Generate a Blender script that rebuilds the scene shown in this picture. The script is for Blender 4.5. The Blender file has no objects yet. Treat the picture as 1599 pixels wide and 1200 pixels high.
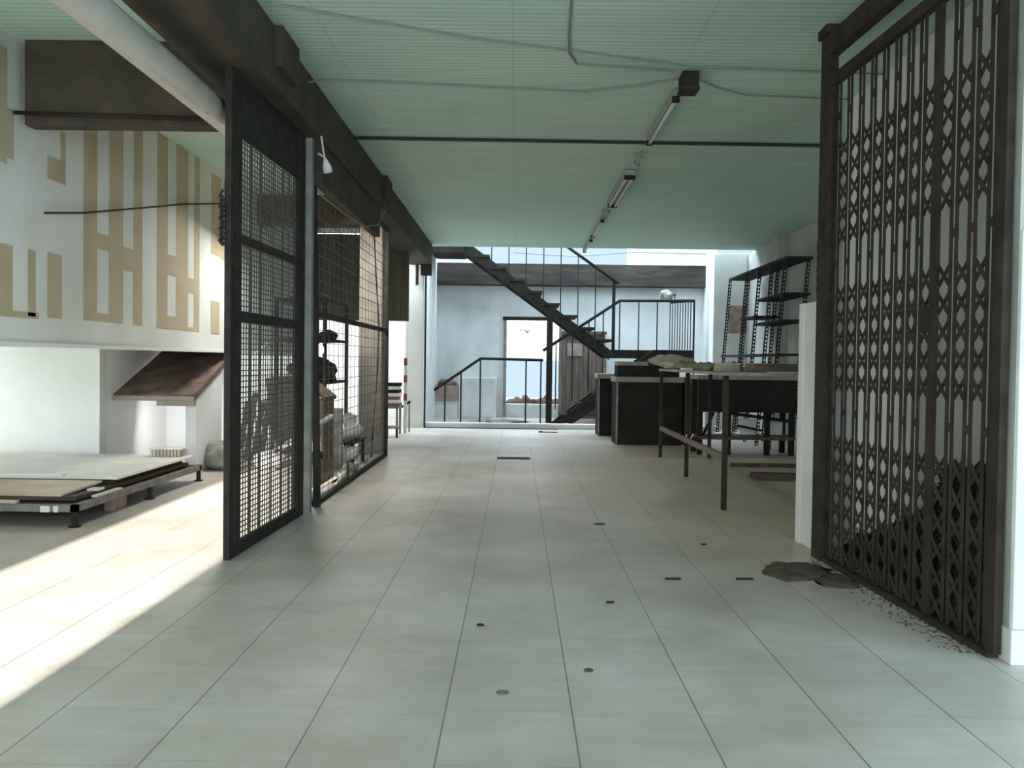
import bpy, bmesh, math, random
from mathutils import Vector, Matrix
random.seed(7)
C = bpy.context.scene.collection
SC = bpy.context.scene

# ------------------------------------------------------------------ materials
def mat(name, col, rough=.7, metal=0., col2=None, scale=6., bump=0., bscale=None, detail=6., lo=.35, hi=.65, stretch=None, spec=.4):
    m = bpy.data.materials.new(name); m.use_nodes = True
    nt = m.node_tree; b = nt.nodes['Principled BSDF']
    b.inputs['Roughness'].default_value = rough; b.inputs['Metallic'].default_value = metal
    b.inputs['Specular IOR Level'].default_value = spec
    b.inputs['Base Color'].default_value = (*col, 1)
    geo = nt.nodes.new('ShaderNodeNewGeometry')
    vec = geo.outputs['Position']
    if stretch:
        mp = nt.nodes.new('ShaderNodeVectorMath'); mp.operation = 'MULTIPLY'
        mp.inputs[1].default_value = stretch; nt.links.new(vec, mp.inputs[0]); vec = mp.outputs[0]
    if col2 or bump:
        n = nt.nodes.new('ShaderNodeTexNoise'); n.inputs['Scale'].default_value = scale; n.inputs['Detail'].default_value = detail
        nt.links.new(vec, n.inputs['Vector'])
        if col2:
            r = nt.nodes.new('ShaderNodeValToRGB')
            r.color_ramp.elements[0].position = lo; r.color_ramp.elements[1].position = hi
            r.color_ramp.elements[0].color = (*col, 1); r.color_ramp.elements[1].color = (*col2, 1)
            nt.links.new(n.outputs['Fac'], r.inputs['Fac']); nt.links.new(r.outputs['Color'], b.inputs['Base Color'])
        if bump:
            n2 = nt.nodes.new('ShaderNodeTexNoise'); n2.inputs['Scale'].default_value = bscale or scale * 4; n2.inputs['Detail'].default_value = 5
            nt.links.new(vec, n2.inputs['Vector'])
            bp = nt.nodes.new('ShaderNodeBump'); bp.inputs['Strength'].default_value = bump; bp.inputs['Distance'].default_value = .02
            nt.links.new(n2.outputs['Fac'], bp.inputs['Height']); nt.links.new(bp.outputs['Normal'], b.inputs['Normal'])
    return m

def emis(name, col, s):
    m = bpy.data.materials.new(name); m.use_nodes = True
    b = m.node_tree.nodes['Principled BSDF']
    b.inputs['Emission Color'].default_value = (*col, 1); b.inputs['Emission Strength'].default_value = s
    b.inputs['Base Color'].default_value = (*col, 1)
    return m

def M_(nt, op, a, b=None):
    n = nt.nodes.new('ShaderNodeMath'); n.operation = op
    for i, v in enumerate((a, b)):
        if v is None: continue
        if isinstance(v, (int, float)): n.inputs[i].default_value = v
        else: nt.links.new(v, n.inputs[i])
    return n.outputs[0]

def floor_mat():
    m = bpy.data.materials.new('floor_tiles'); m.use_nodes = True
    nt = m.node_tree; b = nt.nodes['Principled BSDF']; L = nt.links.new
    geo = nt.nodes.new('ShaderNodeNewGeometry'); sp = nt.nodes.new('ShaderNodeSeparateXYZ'); L(geo.outputs['Position'], sp.inputs[0])
    u = M_(nt, 'DIVIDE', M_(nt, 'ADD', sp.outputs[0], 40.2 - .19), .402)
    cu = M_(nt, 'FLOOR', u); fu = M_(nt, 'FRACT', u)
    wn = nt.nodes.new('ShaderNodeTexWhiteNoise'); wn.noise_dimensions = '1D'; L(cu, wn.inputs['W'])
    v = M_(nt, 'DIVIDE', M_(nt, 'ADD', M_(nt, 'ADD', sp.outputs[1], 40.0), M_(nt, 'MULTIPLY', wn.outputs['Value'], .12)), .393)
    cv = M_(nt, 'FLOOR', v); fv = M_(nt, 'FRACT', v)
    eu = M_(nt, 'SUBTRACT', .5, M_(nt, 'ABSOLUTE', M_(nt, 'SUBTRACT', fu, .5)))
    ev = M_(nt, 'SUBTRACT', .5, M_(nt, 'ABSOLUTE', M_(nt, 'SUBTRACT', fv, .5)))
    gu = M_(nt, 'LESS_THAN', eu, .0058); gv = M_(nt, 'MULTIPLY', M_(nt, 'LESS_THAN', ev, .005), .45)
    nz0 = nt.nodes.new('ShaderNodeTexNoise'); nz0.inputs['Scale'].default_value = 1.7; nz0.inputs['Detail'].default_value = 3; L(geo.outputs['Position'], nz0.inputs['Vector'])
    gv = M_(nt, 'MULTIPLY', gv, M_(nt, 'GREATER_THAN', nz0.outputs['Fac'], .45))
    g = M_(nt, 'MAXIMUM', gu, gv)
    cmb = nt.nodes.new('ShaderNodeCombineXYZ'); L(cu, cmb.inputs[0]); L(cv, cmb.inputs[1])
    w2 = nt.nodes.new('ShaderNodeTexWhiteNoise'); w2.noise_dimensions = '2D'; L(cmb.outputs[0], w2.inputs['Vector'])
    n1 = nt.nodes.new('ShaderNodeTexNoise'); n1.inputs['Scale'].default_value = .9; n1.inputs['Detail'].default_value = 9; n1.inputs['Roughness'].default_value = .65
    L(geo.outputs['Position'], n1.inputs['Vector'])
    r1 = nt.nodes.new('ShaderNodeValToRGB'); L(n1.outputs['Fac'], r1.inputs['Fac'])
    r1.color_ramp.elements[0].position = .34; r1.color_ramp.elements[0].color = (.42, .37, .31, 1)
    r1.color_ramp.elements[1].position = .66; r1.color_ramp.elements[1].color = (.64, .595, .55, 1)
    mx = nt.nodes.new('ShaderNodeMix'); mx.data_type = 'RGBA'; mx.blend_type = 'MULTIPLY'; mx.inputs[0].default_value = 1
    L(r1.outputs['Color'], mx.inputs[6])
    tv = M_(nt, 'ADD', M_(nt, 'MULTIPLY', w2.outputs['Value'], .08), .93)
    # fine streaky wear along x
    st = nt.nodes.new('ShaderNodeVectorMath'); st.operation = 'MULTIPLY'; st.inputs[1].default_value = (3, 22, 1); L(geo.outputs['Position'], st.inputs[0])
    n3 = nt.nodes.new('ShaderNodeTexNoise'); n3.inputs['Scale'].default_value = 1; n3.inputs['Detail'].default_value = 6; L(st.outputs[0], n3.inputs['Vector'])
    tv = M_(nt, 'MULTIPLY', tv, M_(nt, 'ADD', M_(nt, 'MULTIPLY', n3.outputs['Fac'], .22), .89))
    cc = nt.nodes.new('ShaderNodeCombineColor'); [L(tv, cc.inputs[i]) for i in range(3)]
    L(cc.outputs[0], mx.inputs[7])
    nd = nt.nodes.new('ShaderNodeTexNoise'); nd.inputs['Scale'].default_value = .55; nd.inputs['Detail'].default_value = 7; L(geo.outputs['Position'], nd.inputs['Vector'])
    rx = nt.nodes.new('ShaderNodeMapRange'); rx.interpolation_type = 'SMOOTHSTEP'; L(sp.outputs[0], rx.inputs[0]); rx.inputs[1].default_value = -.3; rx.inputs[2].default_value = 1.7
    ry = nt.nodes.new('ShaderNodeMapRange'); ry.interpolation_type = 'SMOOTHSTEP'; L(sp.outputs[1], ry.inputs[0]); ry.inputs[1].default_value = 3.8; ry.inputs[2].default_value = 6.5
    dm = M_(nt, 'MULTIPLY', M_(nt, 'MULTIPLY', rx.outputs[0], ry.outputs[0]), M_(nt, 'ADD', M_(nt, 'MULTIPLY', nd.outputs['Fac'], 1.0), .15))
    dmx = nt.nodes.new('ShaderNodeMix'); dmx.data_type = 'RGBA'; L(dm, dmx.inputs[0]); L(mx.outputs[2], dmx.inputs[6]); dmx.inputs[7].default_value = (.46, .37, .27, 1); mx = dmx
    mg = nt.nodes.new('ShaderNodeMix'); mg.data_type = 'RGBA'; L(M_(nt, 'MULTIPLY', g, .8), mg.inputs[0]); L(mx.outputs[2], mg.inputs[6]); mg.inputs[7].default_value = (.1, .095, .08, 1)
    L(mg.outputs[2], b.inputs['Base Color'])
    b.inputs['Roughness'].default_value = .42; b.inputs['Specular IOR Level'].default_value = .5
    bp = nt.nodes.new('ShaderNodeBump'); bp.inputs['Strength'].default_value = .25; bp.inputs['Distance'].default_value = .004
    L(n3.outputs['Fac'], bp.inputs['Height']); L(bp.outputs['Normal'], b.inputs['Normal'])
    return m

def ceiling_mat():
    m = bpy.data.materials.new('green_ribbed_ceiling'); m.use_nodes = True
    nt = m.node_tree; b = nt.nodes['Principled BSDF']; L = nt.links.new
    geo = nt.nodes.new('ShaderNodeNewGeometry'); sp = nt.nodes.new('ShaderNodeSeparateXYZ'); L(geo.outputs['Position'], sp.inputs[0])
    n1 = nt.nodes.new('ShaderNodeTexNoise'); n1.inputs['Scale'].default_value = .55; n1.inputs['Detail'].default_value = 7; L(geo.outputs['Position'], n1.inputs['Vector'])
    r1 = nt.nodes.new('ShaderNodeValToRGB'); L(n1.outputs['Fac'], r1.inputs['Fac'])
    r1.color_ramp.elements[0].position = .3; r1.color_ramp.elements[0].color = (.43, .62, .53, 1)
    r1.color_ramp.elements[1].position = .7; r1.color_ramp.elements[1].color = (.54, .70, .60, 1)
    rib = M_(nt, 'SINE', M_(nt, 'MULTIPLY', sp.outputs[1], 2 * math.pi / .06))
    st = nt.nodes.new('ShaderNodeVectorMath'); st.operation = 'MULTIPLY'; st.inputs[1].default_value = (.8, 9, 1); L(geo.outputs['Position'], st.inputs[0])
    n3 = nt.nodes.new('ShaderNodeTexNoise'); n3.inputs['Scale'].default_value = 1.3; n3.inputs['Detail'].default_value = 6; L(st.outputs[0], n3.inputs['Vector'])
    groove = M_(nt, 'GREATER_THAN', rib, .9)
    seam = M_(nt, 'LESS_THAN', M_(nt, 'ABSOLUTE', M_(nt, 'SUBTRACT', M_(nt, 'FRACT', M_(nt, 'DIVIDE', M_(nt, 'ADD', sp.outputs[0], 20.4), 1.1)), .5)), .006)
    tv = M_(nt, 'ADD', M_(nt, 'MULTIPLY', n3.outputs['Fac'], .3), .85)
    tv = M_(nt, 'MULTIPLY', tv, M_(nt, 'SUBTRACT', 1., M_(nt, 'MULTIPLY', groove, .07)))
    tv = M_(nt, 'MULTIPLY', tv, M_(nt, 'SUBTRACT', 1., M_(nt, 'MULTIPLY', seam, .12)))
    cc = nt.nodes.new('ShaderNodeCombineColor'); [L(tv, cc.inputs[i]) for i in range(3)]
    mx = nt.nodes.new('ShaderNodeMix'); mx.data_type = 'RGBA'; mx.blend_type = 'MULTIPLY'; mx.inputs[0].default_value = 1
    L(r1.outputs['Color'], mx.inputs[6]); L(cc.outputs[0], mx.inputs[7]); L(mx.outputs[2], b.inputs['Base Color'])
    b.inputs['Roughness'].default_value = .8
    bp = nt.nodes.new('ShaderNodeBump'); bp.inputs['Strength'].default_value = .15; bp.inputs['Distance'].default_value = .006
    L(rib, bp.inputs['Height']); L(bp.outputs['Normal'], b.inputs['Normal'])
    return m

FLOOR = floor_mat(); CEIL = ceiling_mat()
PLASTER = mat('worn_white_plaster', (.62, .65, .60), .85, col2=(.74, .77, .74), scale=1.1, bump=.12, bscale=14)
WHITEP = mat('white_paint', (.66, .68, .66), .7, col2=(.78, .79, .77), scale=2.2, bump=.08, bscale=20)
STAINW = mat('stained_white_wall', (.52, .55, .54), .85, col2=(.74, .76, .77), scale=1.3, bump=.1, bscale=12, lo=.3, hi=.6, stretch=(1, 1, .7))
GREYW = mat('grey_green_wall', (.36, .37, .33), .85, col2=(.48, .49, .45), scale=1.4, bump=.1, bscale=12)
TAN = mat('tan_paint', (.44, .37, .245), .85, col2=(.50, .43, .30), scale=3)
BROWNB = mat('dark_brown_beam_paint', (.042, .035, .024), .85, col2=(.075, .06, .042), scale=4, bump=.25, bscale=24)
BROWNC = mat('brown_stained_concrete', (.026, .023, .02), .9, col2=(.07, .056, .046), scale=1.6, bump=.2, bscale=14, stretch=(1, 1, 5))
TANC = mat('beige_concrete', (.22, .195, .165), .9, col2=(.30, .27, .23), scale=9, bump=.2, bscale=40)
FASC = mat('dark_olive_boards', (.075, .07, .05), .85, col2=(.12, .10, .075), scale=3, bump=.2, stretch=(6, 6, .5))
IRON = mat('dark_iron', (.02, .018, .015), .75, 0, col2=(.036, .031, .026), scale=12, spec=.2)
RUST = mat('brown_iron', (.032, .026, .02), .8, 0, spec=.15, col2=(.055, .043, .034), scale=9, bump=.1)
WIRE = mat('wire', (.09, .08, .07), .6, .2)
GREYS = mat('grey_painted_steel', (.19, .19, .175), .7, .1, col2=(.27, .27, .25), scale=8)
FRAMEM = mat('grimy_frame', (.11, .105, .09), .7, col2=(.22, .215, .19), scale=7)
PVC = mat('white_pvc', (.60, .59, .53), .5, col2=(.70, .69, .63), scale=5)
BLACKL = mat('black_laminate', (.019, .019, .015), .85, col2=(.03, .029, .024), scale=3, spec=.1)
DARKW = mat('dark_wood', (.06, .04, .028), .65, col2=(.11, .075, .05), scale=5, stretch=(1, 1, 8), bump=.1)
MIDW = mat('brown_wood', (.11, .08, .058), .75, col2=(.19, .145, .11), scale=5, stretch=(1, 6, 6), bump=.1)
PLY = mat('dusty_plywood', (.46, .38, .29), .8, col2=(.60, .52, .43), scale=3, bump=.08)
BOARD = mat('white_board', (.66, .66, .62), .6, col2=(.78, .78, .75), scale=2.5)
LEDGE = mat('dusty_counter_top', (.25, .225, .18), .85, col2=(.34, .31, .265), scale=8)
SACK = mat('beige_sacking', (.36, .32, .24), .95, col2=(.48, .43, .34), scale=14, bump=.4, bscale=50)
RUBB = mat('grey_rubble', (.22, .21, .19), .95, col2=(.38, .36, .33), scale=9, bump=.5, bscale=30)
DEBR = mat('brown_debris', (.15, .12, .09), .95, col2=(.28, .24, .19), scale=16, bump=.5, bscale=40)
SOFF = mat('brown_soffit', (.095, .062, .05), .85, col2=(.20, .14, .115), scale=5, bump=.35, bscale=26)
BRICK = mat('pink_brick', (.30, .20, .17), .9, col2=(.42, .31, .27), scale=10, bump=.3)
REDP = mat('red_paint', (.42, .05, .06), .5)
WHT = mat('plain_white', (.75, .75, .73), .6)
PAPER = mat('white_sheet', (.75, .75, .72), .8, col2=(.6, .6, .57), scale=8)
DARKG = mat('dark_grey_cloth', (.035, .038, .036), .9, col2=(.075, .078, .072), scale=8, bump=.4, bscale=20)
LEAF = mat('dark_dry_leaves', (.022, .024, .014), .9, col2=(.07, .062, .036), scale=22)
DIRT = mat('brown_dirt', (.075, .058, .04), .95, col2=(.125, .10, .07), scale=14, bump=.5, bscale=50)
CABLE = mat('grey_cable', (.22, .26, .22), .8)
CABLEB = mat('black_cable', (.025, .035, .028), .6)
TUBEG = mat('unlit_tube', (.55, .58, .52), .3)
FIXT = mat('dusty_fixture', (.30, .32, .28), .6, col2=(.40, .41, .37), scale=12)
SPOTGLOW = emis('daylight_spot_glow', (1, .98, .94), 9.)  # glow of a bright daylight spot, not of a lamp
SHUT = mat('brown_shutter', (.11, .085, .07), .8, col2=(.19, .15, .125), scale=5, stretch=(9, 9, .6), bump=.15)
WHITEB = mat('bright_white_plaster', (.82, .83, .82), .85)
RED = mat('dull_red_board', (.22, .09, .075), .7)

# ------------------------------------------------------------------ mesh builder
class MB:
    def __init__(s): s.bm = bmesh.new()
    def box(s, x0, x1, y0, y1, z0, z1, bev=0):
        r = bmesh.ops.create_cube(s.bm, size=1)
        vs = r['verts']
        for v in vs:
            v.co = Vector(((x0 + x1) / 2 + v.co.x * (x1 - x0), (y0 + y1) / 2 + v.co.y * (y1 - y0), (z0 + z1) / 2 + v.co.z * (z1 - z0)))
        if bev:
            es = list({e for v in vs for e in v.link_edges})
            bmesh.ops.bevel(s.bm, geom=es, offset=bev, segments=2, affect='EDGES', profile=.5)
        return s
    def bar(s, p, q, w, h=None, up=(0, 0, 1)):
        p, q = Vector(p), Vector(q); h = h or w; d = q - p; L = d.length
        if L < 1e-6: return s
        d /= L; up = Vector(up)
        if abs(d.dot(up)) > .98: up = Vector((0, 1, 0))
        sx = d.cross(up).normalized(); sz = sx.cross(d).normalized()
        vs = [s.bm.verts.new(a + sx * i * w / 2 + sz * j * h / 2) for a in (p, q) for i, j in ((-1, -1), (1, -1), (1, 1), (-1, 1))]
        for f in ((0, 1, 2, 3), (7, 6, 5, 4), (0, 4, 5, 1), (1, 5, 6, 2), (2, 6, 7, 3), (3, 7, 4, 0)):
            s.bm.faces.new([vs[i] for i in f])
        return s
    def tube(s, pts, r, n=10, cap=True):
        pts = [Vector(p) for p in pts]; rings = []
        for i, p in enumerate(pts):
            d = (pts[min(i + 1, len(pts) - 1)] - pts[max(i - 1, 0)]).normalized()
            up = Vector((0, 0, 1)) if abs(d.z) < .95 else Vector((0, 1, 0))
            a = d.cross(up).normalized(); b = a.cross(d)
            rr = r[i] if isinstance(r, (list, tuple)) else r
            rings.append([s.bm.verts.new(p + a * math.cos(t * 2 * math.pi / n) * rr + b * math.sin(t * 2 * math.pi / n) * rr) for t in range(n)])
        for A, B in zip(rings, rings[1:]):
            for t in range(n):
                f = s.bm.faces.new((A[t], A[(t + 1) % n], B[(t + 1) % n], B[t])); f.smooth = n > 6
        if cap:
            s.bm.faces.new(rings[0][::-1]); s.bm.faces.new(rings[-1])
        return s
    def prism(s, poly, vec):      # extrude polygon (3-D points) along vec
        vec = Vector(vec); a = [s.bm.verts.new(Vector(p)) for p in poly]; b = [s.bm.verts.new(Vector(p) + vec) for p in poly]
        s.bm.faces.new(a); s.bm.faces.new(b[::-1]); n = len(a)
        for i in range(n): s.bm.faces.new((a[i], b[i], b[(i + 1) % n], a[(i + 1) % n]))
        return s
    def blob(s, c, r, sub=3, amp=.2, seed=0, flat=None):
        rr = bmesh.ops.create_icosphere(s.bm, subdivisions=sub, radius=1)
        rnd = random.Random(seed); ph = [[rnd.uniform(0, 6.3) for _ in range(4)] for _ in range(6)]
        for v in rr['verts']:
            d = v.co.copy(); k = 0
            for i, p in enumerate(ph):
                f = 1.6 + i * 1.3
                k += math.sin(d.x * f + p[0]) * math.sin(d.y * f + p[1]) * math.sin(d.z * f + p[2]) / (1 + i * .45)
            k = 1 + amp * k
            v.co = Vector((c[0] + d.x * r[0] * k, c[1] + d.y * r[1] * k, c[2] + d.z * r[2] * k))
            if flat is not None and v.co.z < flat: v.co.z = flat
        for v in rr['verts']:
            for f in v.link_faces: f.smooth = True
        return s
    def sphere(s, c, r, sub=2):
        return s.blob(c, (r, r, r), sub, 0)
    def cyl(s, c, r, z0, z1, n=20):
        return s.tube([(c[0], c[1], z0), (c[0], c[1], z1)], r, n)
    def xf(s, m):
        bmesh.ops.transform(s.bm, matrix=m, verts=s.bm.verts); return s

def build(name, mb, m, parent=None):
    base = Vector((0, 0, 0))
    p = parent
    while p is not None: base += p.location; p = p.parent
    bm = mb.bm
    bmesh.ops.recalc_face_normals(bm, faces=bm.faces)
    if parent is None:
        xs = [v.co for v in bm.verts]
        lo = Vector((min(v.x for v in xs), min(v.y for v in xs), min(v.z for v in xs))); hi = Vector((max(v.x for v in xs), max(v.y for v in xs), max(v.z for v in xs)))
        loc = Vector(((lo.x + hi.x) / 2, (lo.y + hi.y) / 2, lo.z))
    else: loc = Vector((0, 0, 0))
    for v in bm.verts: v.co -= base + loc
    me = bpy.data.meshes.new(name); bm.to_mesh(me); bm.free()
    me.materials.append(m)
    o = bpy.data.objects.new(name, me); C.objects.link(o); o.location = loc; o.parent = parent
    return o

def thing(name, label, cat, loc, group=None):
    o = bpy.data.objects.new(name, None); C.objects.link(o); o.location = loc; o.empty_display_size = .1
    o['label'] = label; o['category'] = cat
    if group: o['group'] = group
    return o
def tag(o, label, cat, group=None, kind=None):
    o['label'] = label; o['category'] = cat
    if group: o['group'] = group
    if kind: o['kind'] = kind
    return o
def struct(name, mb, m, label=None, parent=None):
    o = build(name, mb, m, parent)
    if parent is None:
        o['kind'] = 'structure'; o['label'] = label or ('plain ' + name.replace('_', ' ') + ' of the hall'); o['category'] = name.split('_')[0]
    return o

# ------------------------------------------------------------------ setting
H0 = 3.04
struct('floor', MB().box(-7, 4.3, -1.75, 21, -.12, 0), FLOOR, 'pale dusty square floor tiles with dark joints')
struct('ceiling', MB().box(-1.6, 4.1, -1.75, 15.1, H0, H0 + .15), CEIL, 'green ribbed ceiling over the central hall')
struct('ceiling_left', MB().box(-7, -1.6, -1.75, 13.2, H0, H0 + .15), CEIL, 'green ceiling strip over the bay left of the brown beam')
struct('wall_parapet', MB().box(-7, 4.1, 14.95, 15.1, H0 + .15, 5.6), PLASTER, 'added unseen wall above the ceiling edge blocking sun from the stairwell')  # unseen wall added to keep the sun out of the stairwell
struct('wall_right', MB().box(3.98, 4.12, 2.6, 18.2, 0, H0), GREYW, 'grey plaster wall on the right of the hall')
struct('wall_right_pilaster', MB().box(3.82, 3.98, 13.3, 13.62, 0, H0), GREYW, 'narrow pilaster on the grey right wall behind the rack')
# street front behind the camera
fw = MB().box(-7, -2.64, -1.75, -1.6, 0, H0).box(-1.62, -1.45, -1.75, -1.6, 0, H0).box(-2.64, -1.62, -1.75, -1.6, 2.85, H0).box(-1.45, 4.1, -1.75, -1.6, 2.9, H0)
struct('wall_front', fw, PLASTER, 'street front wall with tall openings')
struct('wall_opposite', MB().box(-1.62, 12, -12.3, -12, 0, 10), PLASTER, 'added unseen wall across the street blocking the sun')  # added out of view so the sun reaches only the left bay
struct('floor_street', MB().box(-12, 12, -12.3, -1.75, -.14, -.02), RUBB, 'street pavement outside the hall')
# left bulkhead
wl = struct('wall_left', MB().box(-3.22, -3.08, -1.6, 13.2, 1.18, H0), PLASTER, 'white upper left wall with tan paint shapes')
def patch(rects):
    mb = MB()
    for y0, y1, z0, z1 in rects: mb.box(-3.083, -3.077, y0, y1, z0, z1)
    build('paint_patch', mb, TAN, wl)
patch([(6.35, 6.56, 1.37, H0 - .01), (6.75, 6.99, 1.37, H0 - .01), (7.18, 7.35, 1.37, H0 - .01), (6.56, 6.75, 1.9, 2.02), (6.56, 6.75, 1.37, 1.43), (6.99, 7.18, 1.79, 1.97)])
patch([(7.65, 7.88, 1.365, H0 - .01), (8.08, 8.37, 1.365, H0 - .01), (8.53, 8.67, 1.365, H0 - .01), (7.88, 8.08, 1.84, 2.02), (8.37, 8.53, 1.72, 1.86), (7.88, 8.08, 1.365, 1.48), (8.37, 8.53, 1.365, 1.40)])
patch([(9.0, 9.3, 2.16, 2.97), (9.38, 9.7, 2.12, 2.97), (9.3, 9.38, 2.14, 2.3)])
patch([(9.0, 9.26, 1.36, 1.69), (9.42, 9.8, 1.36, 1.69)])
patch([(5.1, 5.46, 1.345, 1.78), (5.63, 5.72, 1.36, 1.78), (5.46, 5.76, 1.345, 1.385)])
patch([(5.86, 6.05, 1.362, 1.79)])
patch([(5.86, 6.1, 2.27, 2.42), (6.03, 6.1, 2.42, 2.62)])
patch([(5.1, 5.4, 2.26, 2.95), (5.4, 5.47, 2.3, 2.6)])
build('glint_edge', MB().box(-3.23, -3.065, -1.6, 13.2, 1.17, 1.195), WHT, wl)  # whiter strip paints the sun glint along the bulkhead's lower edge
struct('ceiling_mezzanine', MB().box(-7, -3.22, -1.6, 13.2, 1.19, 1.3), PLASTER, 'underside of the low mezzanine on the left')
struct('wall_left_lower', MB().box(-7, -3.87, 8.3, 8.45, 0, 1.19), PLASTER, 'blotchy white lower wall behind the low platform')
struct('wall_left_recess', MB().box(-4.6, -3.12, 9.9, 10.0, 0, 1.19).box(-4.02, -3.87, 8.45, 9.9, 0, 1.19), WHITEB, 'white recess wall below the brown stair soffit')
struct('wall_left_stub', MB().prism([(-3.18, 8.6, 0), (-3.18, 9.35, 0), (-3.18, 9.35, .99), (-3.18, 8.6, .73)], (.1, 0, 0)), STAINW, 'bluish grey stub wall under the mezzanine edge')
struct('wall_outer_left', MB().box(-7.1, -7, -1.75, 18, 0, H0), PLASTER, 'outer wall far left')
struct('trim_soffit', MB().prism([(-3.83, 8.5, .70), (-3.83, 8.5, .76), (-3.83, 9.88, 1.26), (-3.83, 9.88, 1.20)], (.77, 0, 0)), SOFF, 'dark brown sloping stair underside below the mezzanine')
struct('trim_soffit_edge', MB().box(-3.83, -3.06, 8.46, 8.5, .70, .745).box(-3.4, -3.05, 8.45, 8.52, .655, .70), TANC, 'chipped edge of the sloping stair underside')

# beams
bm_ = struct('beam', MB().box(-1.79, -1.42, -1.6, 14.9, 2.70, H0, .012), BROWNB, 'long dark brown beam along the left of the hall')
for y in (5.45, 9.6): build('bracket_plate', MB().box(-1.44, -1.375, y - .24, y + .16, 2.80, H0 - .005), BROWNB, bm_)
struct('beam_header', MB().box(-1.52, -1.45, 6.60, 9.4, 2.40, 2.70), BROWNB, 'dark header board hanging under the brown beam')
struct('beam_cross', MB().box(-3.03, -1.79, 5.5, 5.62, 2.52, H0, .01), BROWNB, 'dark brown cross beam at upper left behind the white pipe')
struct('beam_cross_far', MB().box(-3.07, -1.6, 10.55, 10.85, 2.70, H0), BROWNB, 'second dark cross beam above the beige column')
struct('wall_fascia', MB().box(-3.07, -1.62, 13.2, 13.4, 1.70, 2.96), FASC, 'dark boarded partition above the bright back bay')
struct('wall_fascia_left', MB().box(-7, -3.07, 13.2, 13.4, 1.70, H0), FASC, 'boarded partition behind the mezzanine')
for a in ('',):
    t = thing('gap_strip', 'whitish ribbed strip in place of light through the gap above the dark boarded partition', 'light', (-2.6, 13.1, 2.96))  # white strip stands in for light seen through the gap
    mb = MB()
    for i in range(24): mb.box(-3.0 + i * .045, -2.962 + i * .045, 13.08, 13.16, 2.965, 3.035, .006)
    build('ribs', mb, WHITEB, t); build('backing', MB().box(-3.05, -1.9, 13.16, 13.19, 2.965, 3.035), FIXT, t)
struct('pillar_beige', MB().box(-1.87, -1.60, 10.6, 10.9, 0, 2.70, .01), TANC, 'beige concrete column behind the coarse mesh screen')
struct('pillar_white', MB().box(-1.86, -1.55, 14.9, 15.2, 0, 2.70, .012).box(-1.88, -1.53, 14.88, 15.22, 0, .14), WHITEP, 'white square column at the end of the brown beam')
struct('wall_stair_left', MB().box(-1.72, -1.6, 15.2, 18.2, 0, 3.6), WHITEP, 'white side wall left of the stairwell')

# stairwell back
bw = MB().box(-1.72, -.23, 18, 18.2, 0, 3.05).box(-.23, .86, 18, 18.2, 1.96, 3.05).box(.86, 3.98, 18, 18.2, 0, 3.05).box(-.23, .86, 18, 18.2, 0, .27)
struct('wall_back', bw, STAINW, 'stained white back wall of the stairwell')
struct('wall_back_top', MB().box(-1.6, -.85, 18, 18.2, 3.05, 3.35).box(2.2, 3.98, 18, 18.2, 3.05, 3.5), STAINW, 'pale wall pieces above the back beam')
struct('beam_back', MB().box(-1.6, 3.72, 17.72, 18.0, 2.63, 3.06, .015), BROWNC, 'stained brown concrete beam across the back wall')
struct('pillar_back_right', MB().box(3.70, 3.80, 17.6, 18, 0, 3.06), WHITEP, 'thin white pier right of the back beam')
struct('pillar_right_back', MB().box(3.40, 3.98, 15.6, 15.95, 0, H0, .012), WHITEP, 'broad white pier behind the slotted rack')
build('brick_patch', MB().box(3.66, 3.99, 15.585, 15.602, 1.66, 2.14), BRICK, bpy.data.objects['pillar_right_back'])
struct('trim_curb', MB().box(-1.53, 3.4, 14.93, 15.12, 0, .085, .008), STAINW, 'low curb at the stairwell threshold')
d = struct('door_1', MB().box(-.27, -.21, 17.94, 18.02, .0, 1.98).box(.84, .90, 17.94, 18.02, 0, 1.98), GREYS, 'grey frame of the bright back doorway')
build('lintel', MB().box(-.29, .92, 17.93, 18.02, 1.95, 2.02), BLACKL, d)
# bright room past the doorway
struct('wall_beyond', MB().box(-2.2, 3, 20.5, 20.6, 1.16, 3).box(-2.2, -1.2, 20.5, 20.6, 0, 1.16).box(1.8, 3, 20.5, 20.6, 0, 1.16).box(-1.2, 1.8, 20.5, 20.6, 0, .3), WHITEB, 'white far wall seen through the back doorway')
struct('wall_beyond_side', MB().box(-2.3, -2.2, 18.2, 20.6, 0, 3).box(3, 3.1, 18.2, 20.6, 0, 3), WHITEB, 'side walls past the back doorway')
# bright bay at back left
struct('wall_bay_back', MB().box(-7, -1.72, 17.6, 17.75, 0, 3.6), WHITEB, 'bright white wall at the back of the left bay')
struct('wall_bay_roof', MB().box(-7, -1.72, 15.6, 17.7, 3.05, 3.15), WHITEB, 'ceiling at the back of the left bay')

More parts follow.
